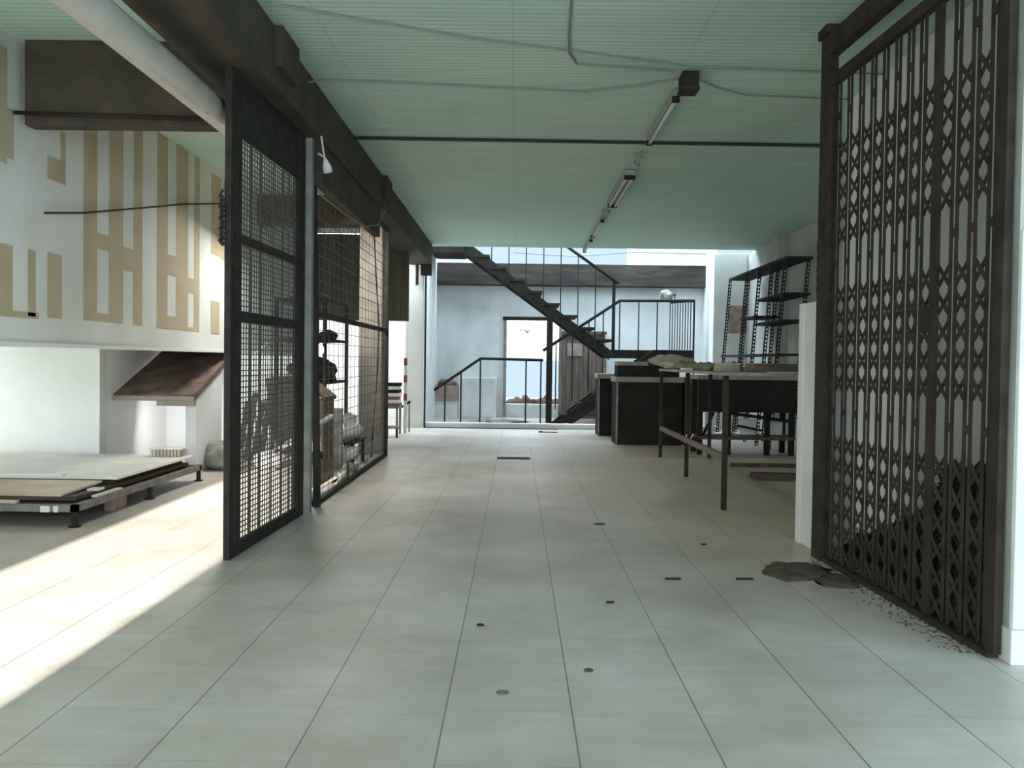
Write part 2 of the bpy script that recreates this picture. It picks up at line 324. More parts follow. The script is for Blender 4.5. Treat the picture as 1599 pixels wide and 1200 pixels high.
# right side pillars
p = struct('pillar_gate', MB().box(1.79, 1.98, 5.24, 5.68, 0, 1.50, .006), WHITEP, 'white low pier behind the far end of the folding gate')
build('edge_strip', MB().box(1.782, 1.80, 5.60, 5.685, 0, 1.5), WHT, p)
p = struct('pillar_near', MB().box(1.885, 2.7, 3.37, 3.46, 0, H0), GREYW, 'tall pier at the right edge with pale blue white lower half')
build('wainscot', MB().box(1.872, 2.72, 3.35, 3.475, .13, 1.625, .006), WHITEP, p)
build('skirting', MB().box(1.86, 2.74, 3.335, 3.49, 0, .13, .004), WHT, p)
build('jamb', MB().box(1.866, 1.90, 3.36, 3.47, .0, H0), GREYW, p)
struct('wall_alcove', MB().box(2.38, 2.5, 3.46, 6.6, 0, H0), WHITEB, 'grey wall close behind the folding gate')
struct('wall_right_front', MB().box(3.98, 4.12, -1.75, -.6, 0, H0), GREYW, 'front end of the right wall')
struct('wall_right_lintel', MB().box(3.98, 4.12, -.6, 2.6, 2.6, H0), GREYW, 'lintel over the side entrance on the right')

# ------------------------------------------------------------------ left folding mesh gate
t = thing('mesh_gate', 'tall dark iron gate of fine wire mesh standing ajar on the left', 'gate', (-1.57, 5.6, 0))
A, B = Vector((-1.582, 4.905, 0)), Vector((-1.535, 6.30, 0)); dv = (B - A).normalized()
def on(s, z): return A + dv * s + Vector((0, 0, z))
L_ = (B - A).length
def vbar(s, w, th, z0, z1): return MB().bar(on(s, z0), on(s, z1), th, w, up=dv)
build('stile', MB().bar(on(.01, 0), on(.01, 2.70), .035, .05, up=dv), IRON, t)
build('stile', MB().bar(on(.12, 0), on(.12, 2.70), .035, .07, up=dv), IRON, t)
build('stile', MB().bar(on(L_ - .05, 0), on(L_ - .05, 2.70), .04, .07, up=dv), IRON, t)
build('top_panel', MB().bar(on(0, 2.53), on(L_ + .1, 2.53), .02, .34), IRON, t)
for z, h in ((.035, .07), (1.35, .055)): build('rail', MB().bar(on(0, z), on(L_, z), .032, h), IRON, t)
build('rail', MB().bar(on(.12, 1.79), on(L_, 1.79), .02, .05), RUST, t)
mb = MB(); z = .08
while z < 2.36: mb.bar(on(.13, z + random.uniform(-.003, .003)), on(L_ - .05, z + random.uniform(-.004, .004)), .0055, .006); z += .031
s = .16
while s < L_ - .06: mb.bar(on(s, .05), on(s, 2.38), .006, .006); s += .045
for s in (.36, .55, .78, 1.0, 1.16): mb.bar(on(s, .05), on(s + random.uniform(-.02, .02), 2.38), .009, .012, up=dv)
build('wire_mesh', mb, WIRE, t)
for z in (1.80, .28): build('hinge', MB().bar(on(L_ - .05, z), on(L_ + .02, z), .03, .03), IRON, t)
tag(build('steel_post', MB().bar((-1.53, 6.36, 0), (-1.53, 6.36, 2.70), .03, .05), IRON), 'thin dark post between the fine mesh gate and the pale post', 'post')
tag(build('steel_post', MB().box(-1.535, -1.485, 6.46, 6.52, 0, 2.70), GREYS), 'pale grey square post beside the fine mesh gate', 'post')
# rag hanging on gate top left stile
mb = MB()
for i in range(9): mb.tube([(-1.60 - .004 * (i % 3), 4.86, 2.02 - i * .03), (-1.612 + .006 * (i % 2), 4.85, 1.99 - i * .03), (-1.60, 4.87, 1.965 - i * .03)], .011, 6)
tag(build('wire_bundle', mb, IRON), 'dark knotted wire bundle tied to the left stile of the mesh gate', 'wire')

# ------------------------------------------------------------------ coarse mesh screen
t = thing('mesh_screen', 'coarse wire mesh screen in a black frame before the beige column', 'screen', (-1.51, 8.5, 0))
A2, B2 = Vector((-1.515, 6.74, 0)), Vector((-1.515, 10.40, 0))
build('stile', MB().bar((-1.535, 6.70, 2.60), (-1.495, 6.74, 0), .045, .06), IRON, t)
build('stile', MB().bar((-1.515, 10.4, 0), (-1.515, 10.4, 2.64), .045, .06), IRON, t)
build('rail', MB().box(-1.535, -1.495, 6.74, 10.4, 0, .035), IRON, t)
build('rail', MB().box(-1.535, -1.495, 6.74, 10.4, 1.435, 1.475), IRON, t)
build('rail', MB().box(-1.535, -1.495, 9.42, 10.4, 2.60, 2.64), IRON, t)
mb = MB(); z = .1
while z < 2.4: mb.bar((-1.515, 6.75, z), (-1.515, 10.4, z + random.uniform(-.01, .01)), .0035, .0045); z += .095
y = 6.85
while y < 10.35: mb.bar((-1.515, y, .03), (-1.515, y, 2.38), .0035, .0035); y += .19
build('wire_mesh', mb, WIRE, t)
mb = MB().tube([(-1.50, 9.35, 2.4), (-1.50, 9.5, 2.0), (-1.5, 9.72, 1.5), (-1.5, 9.66, 1.0), (-1.5, 9.35, .3), (-1.5, 9.3, .1)], .007, 6)
build('loose_wire', mb, IRON, t)
build('loose_wire', MB().tube([(-1.5, 8.0, .03), (-1.5, 8.0, .2)], .008, 6), IRON, t)

# ------------------------------------------------------------------ pipe etc upper left
t = thing('drain_pipe', 'fat white plastic pipe running below the ceiling at upper left', 'pipe', (-1.70, 3.5, 2.45))
build('pipe_body', MB().tube([(-1.70, -1.55, 2.49), (-1.70, 5.46, 2.49)], .078, 24), PVC, t)
build('pipe_collar', MB().tube([(-1.70, 3.0, 2.49), (-1.70, 3.09, 2.49)], .086, 24), PVC, t)
tag(build('iron_rod', MB().tube([(-3.07, 5.46, 2.585), (-1.9, 5.46, 2.56)], .013, 8), IRON), 'thin iron rod along the foot of the upper left cross beam', 'rod')
tag(build('wall_wire', MB().tube([(-3.06, 5.8, 2.035), (-3.06, 6.31, 2.12), (-3.06, 7.28, 2.32), (-3.06, 8.23, 2.52), (-3.06, 9.44, 2.736)], .008, 6), IRON), 'slack black wire crossing the tan painted left wall', 'wire')
t = thing('broken_lamp', 'broken white lamp hanging from the dark beam beside the mesh gate', 'lamp', (-1.41, 6.9, 2.55))
build('shade', MB().tube([(-1.395, 6.45, 2.555), (-1.39, 6.5, 2.505), (-1.385, 6.52, 2.47)], [.008, .032, .035], 12), WHT, t)
build('cord', MB().tube([(-1.41, 6.4, 2.70), (-1.40, 6.43, 2.60), (-1.395, 6.45, 2.555)], .006, 6).tube([(-1.395, 6.45, 2.56), (-1.43, 6.4, 2.575)], .006, 6), WHT, t)
tag(build('beam_cable', MB().tube([(-1.435, 6.5, 2.30), (-1.435, 7.6, 2.32), (-1.435, 8.4, 2.36), (-1.435, 9.2, 2.5), (-1.415, 9.6, 2.72)], .006, 6), CABLE), 'thin grey cable sagging along the header under the brown beam', 'cable')

# ------------------------------------------------------------------ concertina gate right
t = thing('folding_gate', 'tall brown concertina lattice gate across the opening on the right', 'gate', (1.80, 4.3, 0))
A, B = Vector((1.765, 5.17, 0)), Vector((1.84, 3.42, 0)); dv = (B - A).normalized(); LG = (B - A).length
build('end_post', MB().bar(on(.0, 0), on(.0, H0), .05, .13, up=dv).box(1.72, 1.80, 5.10, 5.25, 2.99, H0), RUST, t)
build('header_rail', MB().bar(on(.05, 2.925), on(LG + .05, 2.925), .06, .12), RUST, t)
build('top_rail', MB().bar(on(.05, 2.72), on(LG, 2.72), .04, .06), RUST, t)
build('bottom_track', MB().bar(on(.02, .012), on(LG, .012), .05, .024), RUST, t)
ss = [.15, .295, .445, .585, .72, .85, .975, 1.095]; ss2 = [1.39, 1.53, 1.665]
build('stile', MB().bar(on(1.235, .02), on(1.235, 2.72), .016, .06, up=dv), RUST, t)
build('stile', MB().bar(on(LG - .005, .02), on(LG - .005, H0), .03, .06, up=dv), RUST, t)
rows = [1.03, 1.15, 1.27, 1.39, 1.51] + [1.84, 1.96, 2.08, 2.20, 2.32] + [.09, .21, .33, .45, .57, .69]
for s in ss + ss2:
    mb = MB()
    for o_ in (-.0215, .0215): mb.bar(on(s + o_, .03), on(s + o_, 2.70), .004, .025, up=dv)
    for z in [1.68, .86, 2.5]: mb.bar(on(s - .02, z), on(s + .02, z), .012, .035)
    build('picket', mb, RUST, t)
cols = [[.03] + ss + [1.225], [1.245] + ss2 + [LG - .005]]
nrm = Vector((-dv.y, dv.x, 0))
for ci, cl in enumerate(cols):
    mb = MB()
    for a, b in zip(cl, cl[1:]):
        for j, r in enumerate(rows):
            mb.bar(on(a + .025, r - .045) + nrm * .004, on(b - .025, r + .045) + nrm * .004, .003, .022)
            mb.bar(on(a + .025, r + .045) - nrm * .004, on(b - .025, r - .045) - nrm * .004, .003, .022)
    build('lattice', mb, RUST, t)
build('lock', MB().bar(on(1.19, 1.27), on(1.19, 1.38), .05, .07, up=dv), IRON, t)

# dry leaf tangle behind the gate (uncountable)
rnd = random.Random(3)
def heap_h(y): return .64 if y < 3.92 else (.64 - (y - 3.92) * 1.1 if y < 4.12 else max(.05, .42 - (y - 4.12) * .36))
mb = MB(); NX, NY = 14, 52; gv = {}
for i in range(NX + 1):
    for j in range(NY + 1):
        x = 1.885 + .46 * i / NX; y = 3.53 + 1.57 * j / NY
        fade = min(1, .62 + i * .12)
        gv[i, j] = mb.bm.verts.new((x + rnd.uniform(-.008, .012), y + rnd.uniform(-.012, .012), max(.01, heap_h(y) * fade * (1 + rnd.uniform(-.14, .1)))))
base = [mb.bm.verts.new((1.875, 3.53 + 1.57 * j / NY, 0)) for j in range(NY + 1)]
for j in range(NY):
    mb.bm.faces.new((base[j], base[j + 1], gv[0, j + 1], gv[0, j]))
    for i in range(NX): mb.bm.faces.new((gv[i, j], gv[i, j + 1], gv[i + 1, j + 1], gv[i + 1, j]))
for i in range(4400):
    y = rnd.uniform(3.58, 5.08); hm = heap_h(y); z = hm * rnd.uniform(.03, 1.06); x = 1.875 + rnd.random() ** 2 * .12
    c = Vector((x, y, z + .01)); q = Matrix.Rotation(rnd.uniform(0, 6.3), 3, 'Z') @ Matrix.Rotation(rnd.uniform(-1.4, 1.4), 3, 'X')
    l, w = rnd.uniform(.02, .05), rnd.uniform(.008, .02)
    vs = [mb.bm.verts.new(c + q @ Vector(v)) for v in ((0, -l, 0), (w, 0, .008), (0, l, 0), (-w, 0, .008))]
    mb.bm.faces.new(vs)
for i in range(110):
    y = rnd.uniform(3.6, 5.0); hm = heap_h(y); pts = [Vector((1.875 + rnd.random() * .05, y, rnd.uniform(.05, hm)))]
    for k in range(3):
        q = pts[-1] + Vector((rnd.uniform(-.02, .03), rnd.uniform(-.1, .1), rnd.uniform(-.06, .09)))
        q.x = max(1.865, q.x); q.y = max(3.55, q.y); q.z = max(.02, min(hm + .06, q.z)); pts.append(q)
    mb.tube(pts, .003, 4)
tag(build('leaf_litter', mb, LEAF), 'dark tangle of dry leaves and twigs heaped behind the folding gate', 'leaves', kind='stuff')
mb = MB().blob((1.55, 4.83, .0), (.17, .20, .022), 3, .35, 9, 0).blob((1.66, 4.60, 0), (.10, .16, .012), 3, .35, 4, 0)
tag(build('dirt_patch', mb, DIRT), 'flat brown patch of dirt at the foot of the folding gate', 'dirt', kind='stuff')
mb = MB()
for i in range(260):
    s = rnd.uniform(.05, LG - .05); off = rnd.random() ** 2 * .12
    pnt = on(s, 0); mb.blob((pnt.x - .03 - off, pnt.y, 0), (rnd.uniform(.003, .009), rnd.uniform(.004, .012), rnd.uniform(.002, .006)), 1, .2, i, 0)
tag(build('dust_line', mb, DIRT), 'line of grit and dust swept against the folding gate', 'dust', kind='stuff')
t = thing('slotted_strip', 'grey strip with dark slots fixed above the low white pier', 'strip', (1.86, 5.3, 1.5))
build('strip', MB().box(1.80, 1.86, 5.30, 5.45, 1.50, 1.87), GREYS, t)
for i in range(5): build('slot', MB().box(1.797, 1.802, 5.39, 5.425, 1.55 + i * .063, 1.585 + i * .063), IRON, t)

# ------------------------------------------------------------------ ceiling services
def cable(name, pts, r, m, label): return tag(build(name, MB().tube(pts, r, 6), m), label, 'cable')
zc = H0 - .012
cable('conduit', [(-1.42, 7.68, 3.0), (-1.36, 7.76, 3.022), (3.97, 7.86, 3.022)], .015, CABLEB, 'straight black conduit crossing the green ceiling')
cable('ceiling_cable', [(-1.41, 6.02, 2.96), (-1.36, 6.18, zc), (-.9, 6.22, zc), (0, 6.33, zc), (.45, 6.38, zc), (.75, 6.26, zc), (1.06, 6.08, zc)], .007, CABLE, 'grey cable from the brown beam to the ceiling junction box')
cable('ceiling_cable', [(-1.3, 4.9, zc), (-1.0, 5.05, zc), (-.2, 5.4, zc), (.3, 5.55, zc), (1.1, 5.82, zc), (2.0, 5.9, zc), (3.9, 6.05, zc)], .006, CABLE, 'grey cable slanting across the nearest part of the green ceiling')
cable('ceiling_cable', [(.26, 4.7, zc), (.28, 5.3, zc), (.30, 5.6, zc), (.36, 5.8, zc), (.7, 5.86, zc), (1.02, 5.92, zc)], .007, CABLE, 'grey cable bending at a right angle into the junction box')
cable('ceiling_cable', [(1.17, 6.05, zc), (1.35, 6.25, zc), (1.6, 6.42, zc), (2.4, 6.5, zc), (3.9, 6.6, zc)], .006, CABLE, 'grey cable from the junction box to the right wall')
cable('stair_cable', [(-.1, 17.66, 3.27), (.66, 17.66, 3.22), (1.17, 17.66, 3.21), (2.25, 17.66, 3.30), (3.69, 17.66, 3.28)], .012, CABLE, 'grey cable strung above the back beam across the sky')
t = thing('junction_box', 'dark junction box on the ceiling at the end of the tube lights', 'box', (1.11, 6.0, 2.94))
build('box_body', MB().box(1.06, 1.17, 5.92, 6.08, 2.93, 3.035, .01), IRON, t)
build('box_lid', MB().box(1.055, 1.175, 5.915, 6.085, 2.915, 2.932), RUST, t)
def tube_light(y0, y1, x, double, label):
    t = thing('tube_light', label, 'light', (x, (y0 + y1) / 2, 2.95), 'unlit tube lights on the green ceiling')
    w = .05 if not double else .11
    hs = build('housing', MB().box(x - w / 2, x + w / 2, y0, y1, 2.985, 3.035, .006), FIXT, t)
    for dx in ((0,) if not double else (-.03, .03)):
        build('tube', MB().tube([(x + dx, y0 + .05, 2.962), (x + dx, y1 - .05, 2.962)], .014, 10), TUBEG, t)
    for yy in (y0 + .02, y1 - .05): build('end_cap', MB().box(x - w / 2, x + w / 2, yy, yy + .03, 2.945, 2.99), IRON, hs)
tube_light(6.30, 7.62, 1.09, False, 'slim unlit tube light nearest to the dark junction box')
tube_light(8.95, 10.65, 1.10, True, 'wide double unlit tube light just past the black conduit')
tube_light(11.7, 13.2, 1.09, False, 'third unlit tube light along the ceiling, past the double one')
tube_light(13.6, 15.0, 1.10, False, 'farthest unlit tube light, at the stairwell edge of the ceiling')
for y, lab in ((8.15, 'short white bracket on the ceiling between the first two tube lights'), (11.2, 'loose wire ends hanging between double and third tube light')):
    tag(build('lamp_bracket', MB().tube([(1.10, y, 3.03), (1.08, y + .1, 2.97), (1.12, y + .3, 2.965), (1.09, y + .45, 3.03)], .012, 6).box(1.05, 1.15, y + .1, y + .14, 3.0, 3.036), FIXT), lab, 'bracket')

# ------------------------------------------------------------------ low platform, left
t = thing('low_platform', 'low dark metal platform on short legs by the left wall', 'platform', (-3.7, 6.9, 0))
fx0, fx1, fy0, fy1 = -5.2, -2.84, 5.77, 8.08
build('frame', MB().box(fx0, fx1, fy0, fy0 + .04, .10, .145).box(fx0, fx1, fy1 - .04, fy1, .10, .145).box(fx1 - .04, fx1, fy0, fy1, .10, .145).box(fx0, fx0 + .04, fy0, fy1, .10, .145), FRAMEM, t)
build('deck', MB().box(fx0 + .04, fx1 - .04, fy0 + .04, fy1 - .04, .115, .135), DARKW, t)
for x, y in ((fx1 - .02, fy0 + .02), (fx1 - .02, 6.98), (fx1 - .02, fy1 - .02), (fx0 + .02, fy0 + .02), (fx0 + .02, fy1 - .02), (-4.0, fy0 + .02)):
    lg = build('leg', MB().box(x - .015, x + .015, y - .015, y + .015, .008, .12), IRON, t)
    build('foot', MB().box(x - .03, x + .03, y - .03, y + .03, 0, .01), IRON, lg)
tag(build('timber_pallet', MB().box(-5.1, -2.93, 5.95, 8.0, .145, .175), DARKW), 'dark timber layer lying on the low platform', 'timber')
tag(build('timber_pallet', MB().box(-5.0, -2.98, 6.62, 7.98, .175, .215), DARKW), 'second dark timber layer under the large white board', 'timber')
tag(build('board', MB().box(-5.0, -2.90, 6.50, 8.04, .215, .235, .003), BOARD), 'large white board on top of the low platform stack', 'board')
tag(build('board', MB().prism([(-5.0, 5.98, .176), (-3.02, 5.93, .176), (-2.99, 6.46, .20), (-5.0, 6.5, .20)], (0, 0, .014)), PLY), 'beige plywood sheet at the front of the low platform', 'board')
tag(build('board', MB().box(-5.0, -3.25, 5.80, 5.84, .147, .165), PLY), 'narrow plywood offcut on the front edge of the low platform', 'board')
tag(build('batten', MB().box(-3.75, -3.3, 6.49, 6.545, .236, .25), WHT), 'short white batten on the front edge of the white board', 'batten')
for x, w in ((-3.07, .06), (-2.985, .03)):
    tag(build('white_tag', MB().box(x, x + w, 5.758, 5.769, .10, .14), WHT), 'small white square on the front rail of the low platform, ' + ('wider of two' if w > .05 else 'narrower of two'), 'tag')
tag(build('scrap', MB().box(-2.90, -2.86, 6.1, 6.5, .147, .16).box(-2.98, -2.9, 6.2, 6.3, .176, .19), PAPER), 'pale paper scrap on the right edge of the low platform', 'scrap')
tag(build('brick', MB().box(-2.96, -2.88, 6.42, 6.62, 0, .085, .005), BRICK), 'pinkish brick on the floor under the low platform', 'brick')
t = thing('slatted_box', 'pale slatted box lying at the far end of the low platform', 'box', (-3.05, 8.0, .235))
mb = MB()
for i in range(9): mb.box(-3.22 + i * .03, -3.202 + i * .03, 7.87, 7.885, .236, .30)
build('slats', mb, PLY, t); build('lid', MB().box(-3.24, -2.94, 7.87, 8.03, .30, .312), PAPER, t); build('back', MB().box(-3.23, -2.95, 8.0, 8.02, .236, .30), PLY, t)
t = tag(build('concrete_block', MB().blob((-2.92, 8.95, .13), (.21, .2, .15), 3, .12, 12, 0), RUBB), 'rough grey lump of concrete on the floor behind the low platform', 'rubble')
tag(build('concrete_block', MB().blob((-2.50, 9.05, .08), (.16, .16, .10), 3, .15, 21, 0), RUBB), 'smaller grey lump beside the larger concrete lump', 'rubble')
tag(build('steel_pole', MB().tube([(-3.05, 9.42, 0), (-3.05, 9.42, 1.18)], .016, 8), GREYS), 'thin grey pole at the end of the bluish stub wall', 'pole')
mb = MB()
for i in range(4):
    tag(build('plank', MB().bar((-3.02 + i * .07, 9.75 + .03 * i, 0.0), (-3.06 + i * .085, 10.2, .62 + .1 * (i % 2)), .06, .025), DARKW), ('dark plank leaning behind the grey pole, ' + ('leftmost', 'second from left', 'third from left', 'rightmost')[i] + ' of four'), 'plank', 'dark planks behind the grey pole')
tag(build('white_stick', MB().bar((-3.06, 9.65, .98), (-2.72, 9.75, 1.28), .02), WHT), 'white slanting batten behind the mesh gate', 'batten')
tag(build('white_stick', MB().bar((-3.0, 9.7, .915), (-2.65, 9.7, .91), .018), WHT), 'white level batten behind the mesh gate', 'batten')
tag(build('panel', MB().bar((-2.65, 10.35, .92), (-2.60, 10.5, .0), .5, .03, up=(0, 1, 0)), MIDW), 'brown sheet leaning below the white battens behind the mesh gate', 'panel')

# ------------------------------------------------------------------ storage behind the coarse screen
t = thing('steel_shelf', 'black steel shelf unit behind the coarse mesh screen', 'shelf', (-2.15, 9.5, 0))
for x, y in ((-1.93, 10.15), (-1.93, 9.0), (-2.42, 10.15), (-2.42, 9.0)): build('upright', MB().box(x - .018, x + .018, y - .018, y + .018, 0, 1.72), IRON, t)
for z in (.86, 1.30, 1.70): build('shelf', MB().box(-2.44, -1.91, 8.98, 10.17, z, z + .025), IRON, t)
tag(build('tarp_bundle', MB().blob((-2.17, 9.55, 1.0), (.2, .42, .16), 4, .25, 31, .885), DARKG), 'dark crumpled tarpaulin on the lower steel shelf', 'tarp')
tag(build('tarp_bundle', MB().blob((-2.1, 9.9, 1.36), (.13, .2, .07), 3, .25, 33, 1.326), DARKG), 'dark rag bundle on the upper steel shelf', 'tarp')
t = thing('daylight_spot', 'round glowing disc in place of a bright daylight spot behind the coarse mesh screen', 'lamp', (-1.95, 8.8, 1.2))  # glowing disc added where daylight makes a bright round spot
hs = build('housing', MB().tube([(-1.965, 8.83, 1.205), (-1.98, 8.93, 1.205)], [.066, .04], 20), IRON, t)
build('lens', MB().tube([(-1.96, 8.80, 1.205), (-1.965, 8.83, 1.205)], .062, 24), SPOTGLOW, hs)
build('bracket', MB().bar((-1.975, 8.9, 1.205), (-1.99, 8.99, 1.315), .02), IRON, t)
t = thing('wooden_crate', 'reddish brown wooden crate with a sloping lid below the shelf', 'crate', (-1.86, 8.3, 0))
build('body', MB().box(-1.98, -1.74, 8.05, 8.55, 0, .74), MIDW, t)
build('lid', MB().prism([(-1.98, 8.04, .94), (-1.98, 8.04, .97), (-1.72, 8.04, .77), (-1.72, 8.04, .74)], (0, .52, 0)), DARKW, t)
build('side', MB().prism([(-1.98, 8.05, .74), (-1.98, 8.05, .93), (-1.74, 8.05, .74)], (0, .02, 0)), MIDW, t)
tag(build('plank', MB().bar((-1.80, 7.93, .0), (-1.82, 8.02, .98), .035, .03), MIDW), 'upright brown plank in front of the wooden crate', 'plank')
tag(build('plank', MB().bar((-2.0, 7.6, .35), (-1.62, 7.9, .62), .1, .02), GREYS), 'pale grey plank slanting behind the frame of the coarse screen', 'plank')
tag(build('panel', MB().box(-1.98, -1.76, 9.02, 9.1, 0, .62), RUBB), 'grey stone slab standing under the steel shelf', 'slab')
for i, (x, y, z, r) in enumerate(((-1.78, 9.6, .34, .13), (-1.83, 9.85, .45, .10), (-1.72, 9.3, .14, .12))):
    tag(build('plastic_bag', MB().blob((x, y, z), (r * .8, r * 1.3, r * .75), 3, .3, 50 + i), PAPER), ('crumpled white bag behind the screen, ' + ('middle one of three', 'highest of three', 'lowest of three')[i]), 'bag', 'white bags behind the coarse screen')
tag(build('low_table', MB().box(-2.0, -1.66, 9.2, 9.9, .24, .26).box(-1.98, -1.95, 9.22, 9.25, 0, .24).box(-1.70, -1.67, 9.22, 9.25, 0, .24).box(-1.70, -1.67, 9.85, 9.88, 0, .24), IRON), 'low dark stand holding the white bags', 'stand')
tag(build('rubble_heap', MB().blob((-1.64, 8.75, 0), (.07, .55, .07), 4, .35, 61, 0), RUBB), 'grey rubble strewn behind the foot of the coarse screen', 'rubble', kind='stuff')
tag(build('floor_sheet', MB().blob((-1.62, 7.05, .03), (.06, .12, .04), 3, .4, 70, 0), PAPER), 'small crumpled white paper at the near foot of the coarse screen', 'paper')
tag(build('wood_stub', MB().box(-1.62, -1.56, 6.55, 6.75, 0, .17), DARKW), 'short dark timber stub between the two screens', 'timber')
tag(build('dark_crate', MB().box(-1.86, -1.72, 7.72, 7.9, 0, .2).box(-1.84, -1.70, 7.72, 7.9, .24, .3), BLACKL), 'low black crate left of the coarse screen', 'crate')

# back left bay
t = thing('hazard_pole', 'red and white striped pole beside the white column', 'pole', (-1.72, 13.7, 0))
build('shaft', MB().tube([(-1.70, 13.7, .0), (-1.70, 13.7, 1.16)], .026, 12), WHT, t)
for z in (.50, .78, 1.04): build('red_band', MB().tube([(-1.70, 13.7, z), (-1.70, 13.7, z + .11)], .0275, 12), REDP, t)
t = thing('steel_table', 'small grey steel table with stacked boards in the back left bay', 'table', (-1.9, 13.4, 0))
build('top', MB().box(-2.15, -1.74, 13.2, 13.6, .40, .43), GREYS, t)
for x, y in ((-2.13, 13.22), (-1.76, 13.22), (-2.13, 13.58), (-1.76, 13.58)): build('leg', MB().box(x - .015, x + .015, y - .015, y + .015, 0, .40), GREYS, t)
for i, (m, n) in enumerate(((RED, 'dull red'), (WHT, 'white'), (RED, 'red'), (WHT, 'white'), (BLACKL, 'black'), (WHT, 'white'), (BLACKL, 'black'))):
    tag(build('board', MB().box(-2.12 + (.05 * (i % 2)), -1.73 - .01 * (i % 3), 13.22, 13.56, .431 + i * .05, .431 + i * .05 + .048), m),
        '%s board, %s in the stack on the steel table' % (n, ('bottom', 'second up', 'third up', 'fourth up', 'fifth up', 'second from top', 'topmost')[i]), 'board', 'stacked boards on the steel table')
t = thing('low_bench', 'low grey bench on the floor before the steel table', 'bench', (-1.85, 12.9, 0))
build('seat', MB().box(-2.1, -1.68, 12.85, 13.1, .13, .16), GREYS, t)
for x in (-2.08, -1.86, -1.72): build('leg', MB().box(x - .015, x + .015, 12.9, 12.93, 0, .13), IRON, t)
t = thing('hand_rail', 'short black handle on a thin post beside the white column', 'rail', (-1.66, 13.9, 0))
build('post', MB().tube([(-1.66, 13.9, 0), (-1.66, 13.9, .47)], .012, 8), GREYS, t)
build('handle', MB().tube([(-1.66, 13.9, .47), (-1.78, 13.9, .39)], .018, 8).sphere((-1.66, 13.9, .47), .024), IRON, t)
tag(build('wall_cable', MB().tube([(-2.1, 17.58, 1.4), (-1.9, 17.58, 1.15), (-1.75, 17.58, .95)], .01, 6), CABLE), 'thin cable hanging on the bright wall behind the striped pole', 'cable')

# frame of the stairwell front
t = thing('partition_frame', 'thin black frame standing beside the white column', 'frame', (-1.5, 14.85, 0))
build('post', MB().box(-1.535, -1.505, 14.84, 14.87, 0, 2.7), IRON, t)
build('sill', MB().box(-1.535, .7, 14.84, 14.87, 0, .012), IRON, t)
tag(build('beam_bracket', MB().box(-1.60, -1.42, 14.75, 14.86, 2.52, 2.74, .01), IRON), 'black bracket under the far end of the brown beam', 'bracket')
tag(build('beam_bracket', MB().bar((-1.66, 14.80, 2.36), (-1.66, 14.80, 2.70), .045), IRON), 'dark hanging bar in front of the white column top', 'bracket')

# ------------------------------------------------------------------ staircase
t = thing('staircase', 'open black steel staircase turning at a landing in the stairwell', 'staircase', (1.2, 16.5, 0))
YN, YF = 16.5, 17.35
for y in (YN, YF): build('stringer', MB().prism([(1.70, y, 1.17), (-1.2, y, 3.26), (-1.2, y, 3.50), (1.70, y, 1.37)], (0, .05, 0)), IRON, t)
for k in range(10):
    x = 1.46 - k * .325; z = 1.555 + k * .217
    if x < -1.35: break
    build('tread', MB().box(x, x + .29, YN - .04, YF + .06, z - .045, z), IRON, t)
build('landing', MB().box(1.66, 3.02, 16.35, 17.5, 1.21, 1.36), IRON, t)
build('post', MB().box(.545, .655, 16.49, 16.60, 0, 2.2), IRON, t)
build('upper_landing', MB().box(-1.58, -1.0, 16.4, 17.5, 3.10, 3.24), IRON, t)
build('post', MB().box(3.238, 3.26, 16.50, 16.52, 0, 2.28), IRON, t)
for y in (15.85, 16.4): build('lower_stringer', MB().prism([(.62, y, 0), (.95, y, 0), (2.62, y, 1.12), (2.62, y, 1.36), (2.4, y, 1.36)], (0, .05, 0)), IRON, t)
for k in range(6):
    x = .78 + k * .3; z = .2 + k * .2
    build('lower_tread', MB().box(x, x + .28, 15.83, 16.47, z - .04, z), IRON, t)
build('lower_landing', MB().box(2.6, 3.1, 15.85, 16.36, 1.21, 1.36), IRON, t)
# handrails
build('handrail', MB().tube([(.48, 16.52, 1.328), (1.878, 16.52, 2.265), (3.25, 16.52, 2.28)], .028, 8).tube([(3.25, 16.52, 2.28), (2.97, 17.45, 2.30)], .016, 8), IRON, t)
build('handrail', MB().tube([(1.85, 16.47, 2.575), (-1.1, 16.47, 4.62)], .028, 8), IRON, t)
build('newel', MB().bar((1.765, 16.5, 1.3), (1.765, 16.5, 2.62), .055), IRON, t)
for i in range(8):
    x = 1.74 - i * .318; zt = 2.575 + (1.85 - x) * .693
    z0 = 1.56 + (1.5 - x) / .325 * .217
    build('baluster', MB().tube([(x, 16.44, z0 - .1), (x, 16.47, zt)], .010, 6), IRON, t)
for x, z0, zt in ((.72, .25, 1.49), (1.02, .4, 1.69), (1.32, .6, 1.89), (1.58, .8, 2.06), (1.88, 1.36, 2.26), (2.23, 1.36, 2.27), (2.57, 1.36, 2.27)):
    build('baluster', MB().tube([(x, 16.52, z0), (x, 16.52, zt)], .011, 6), IRON, t)
for i in range(10):
    f = i / 9; x = 3.24 - .28 * f; y = 16.54 + .9 * f
    build('baluster', MB().tube([(x, y, 1.22), (x, y, 2.28 + .02 * f)], .009, 6), IRON, t)
mb = MB().tube([(2.92, 17.5, 2.44), (3.08, 17.5, 2.47)], .02, 6).tube([(2.99, 17.5, 2.3), (2.99, 17.5, 2.46)], .01, 6).tube([(3.06, 17.5, 2.3), (3.06, 17.5, 2.46)], .01, 6)
build('rail_end', mb, IRON, t)
tag(build('rag_tuft', MB().blob((2.86, 17.35, 2.44), (.12, .09, .11), 3, .3, 77), RUBB), 'grey rag bundle on the far corner of the landing rail', 'rag')

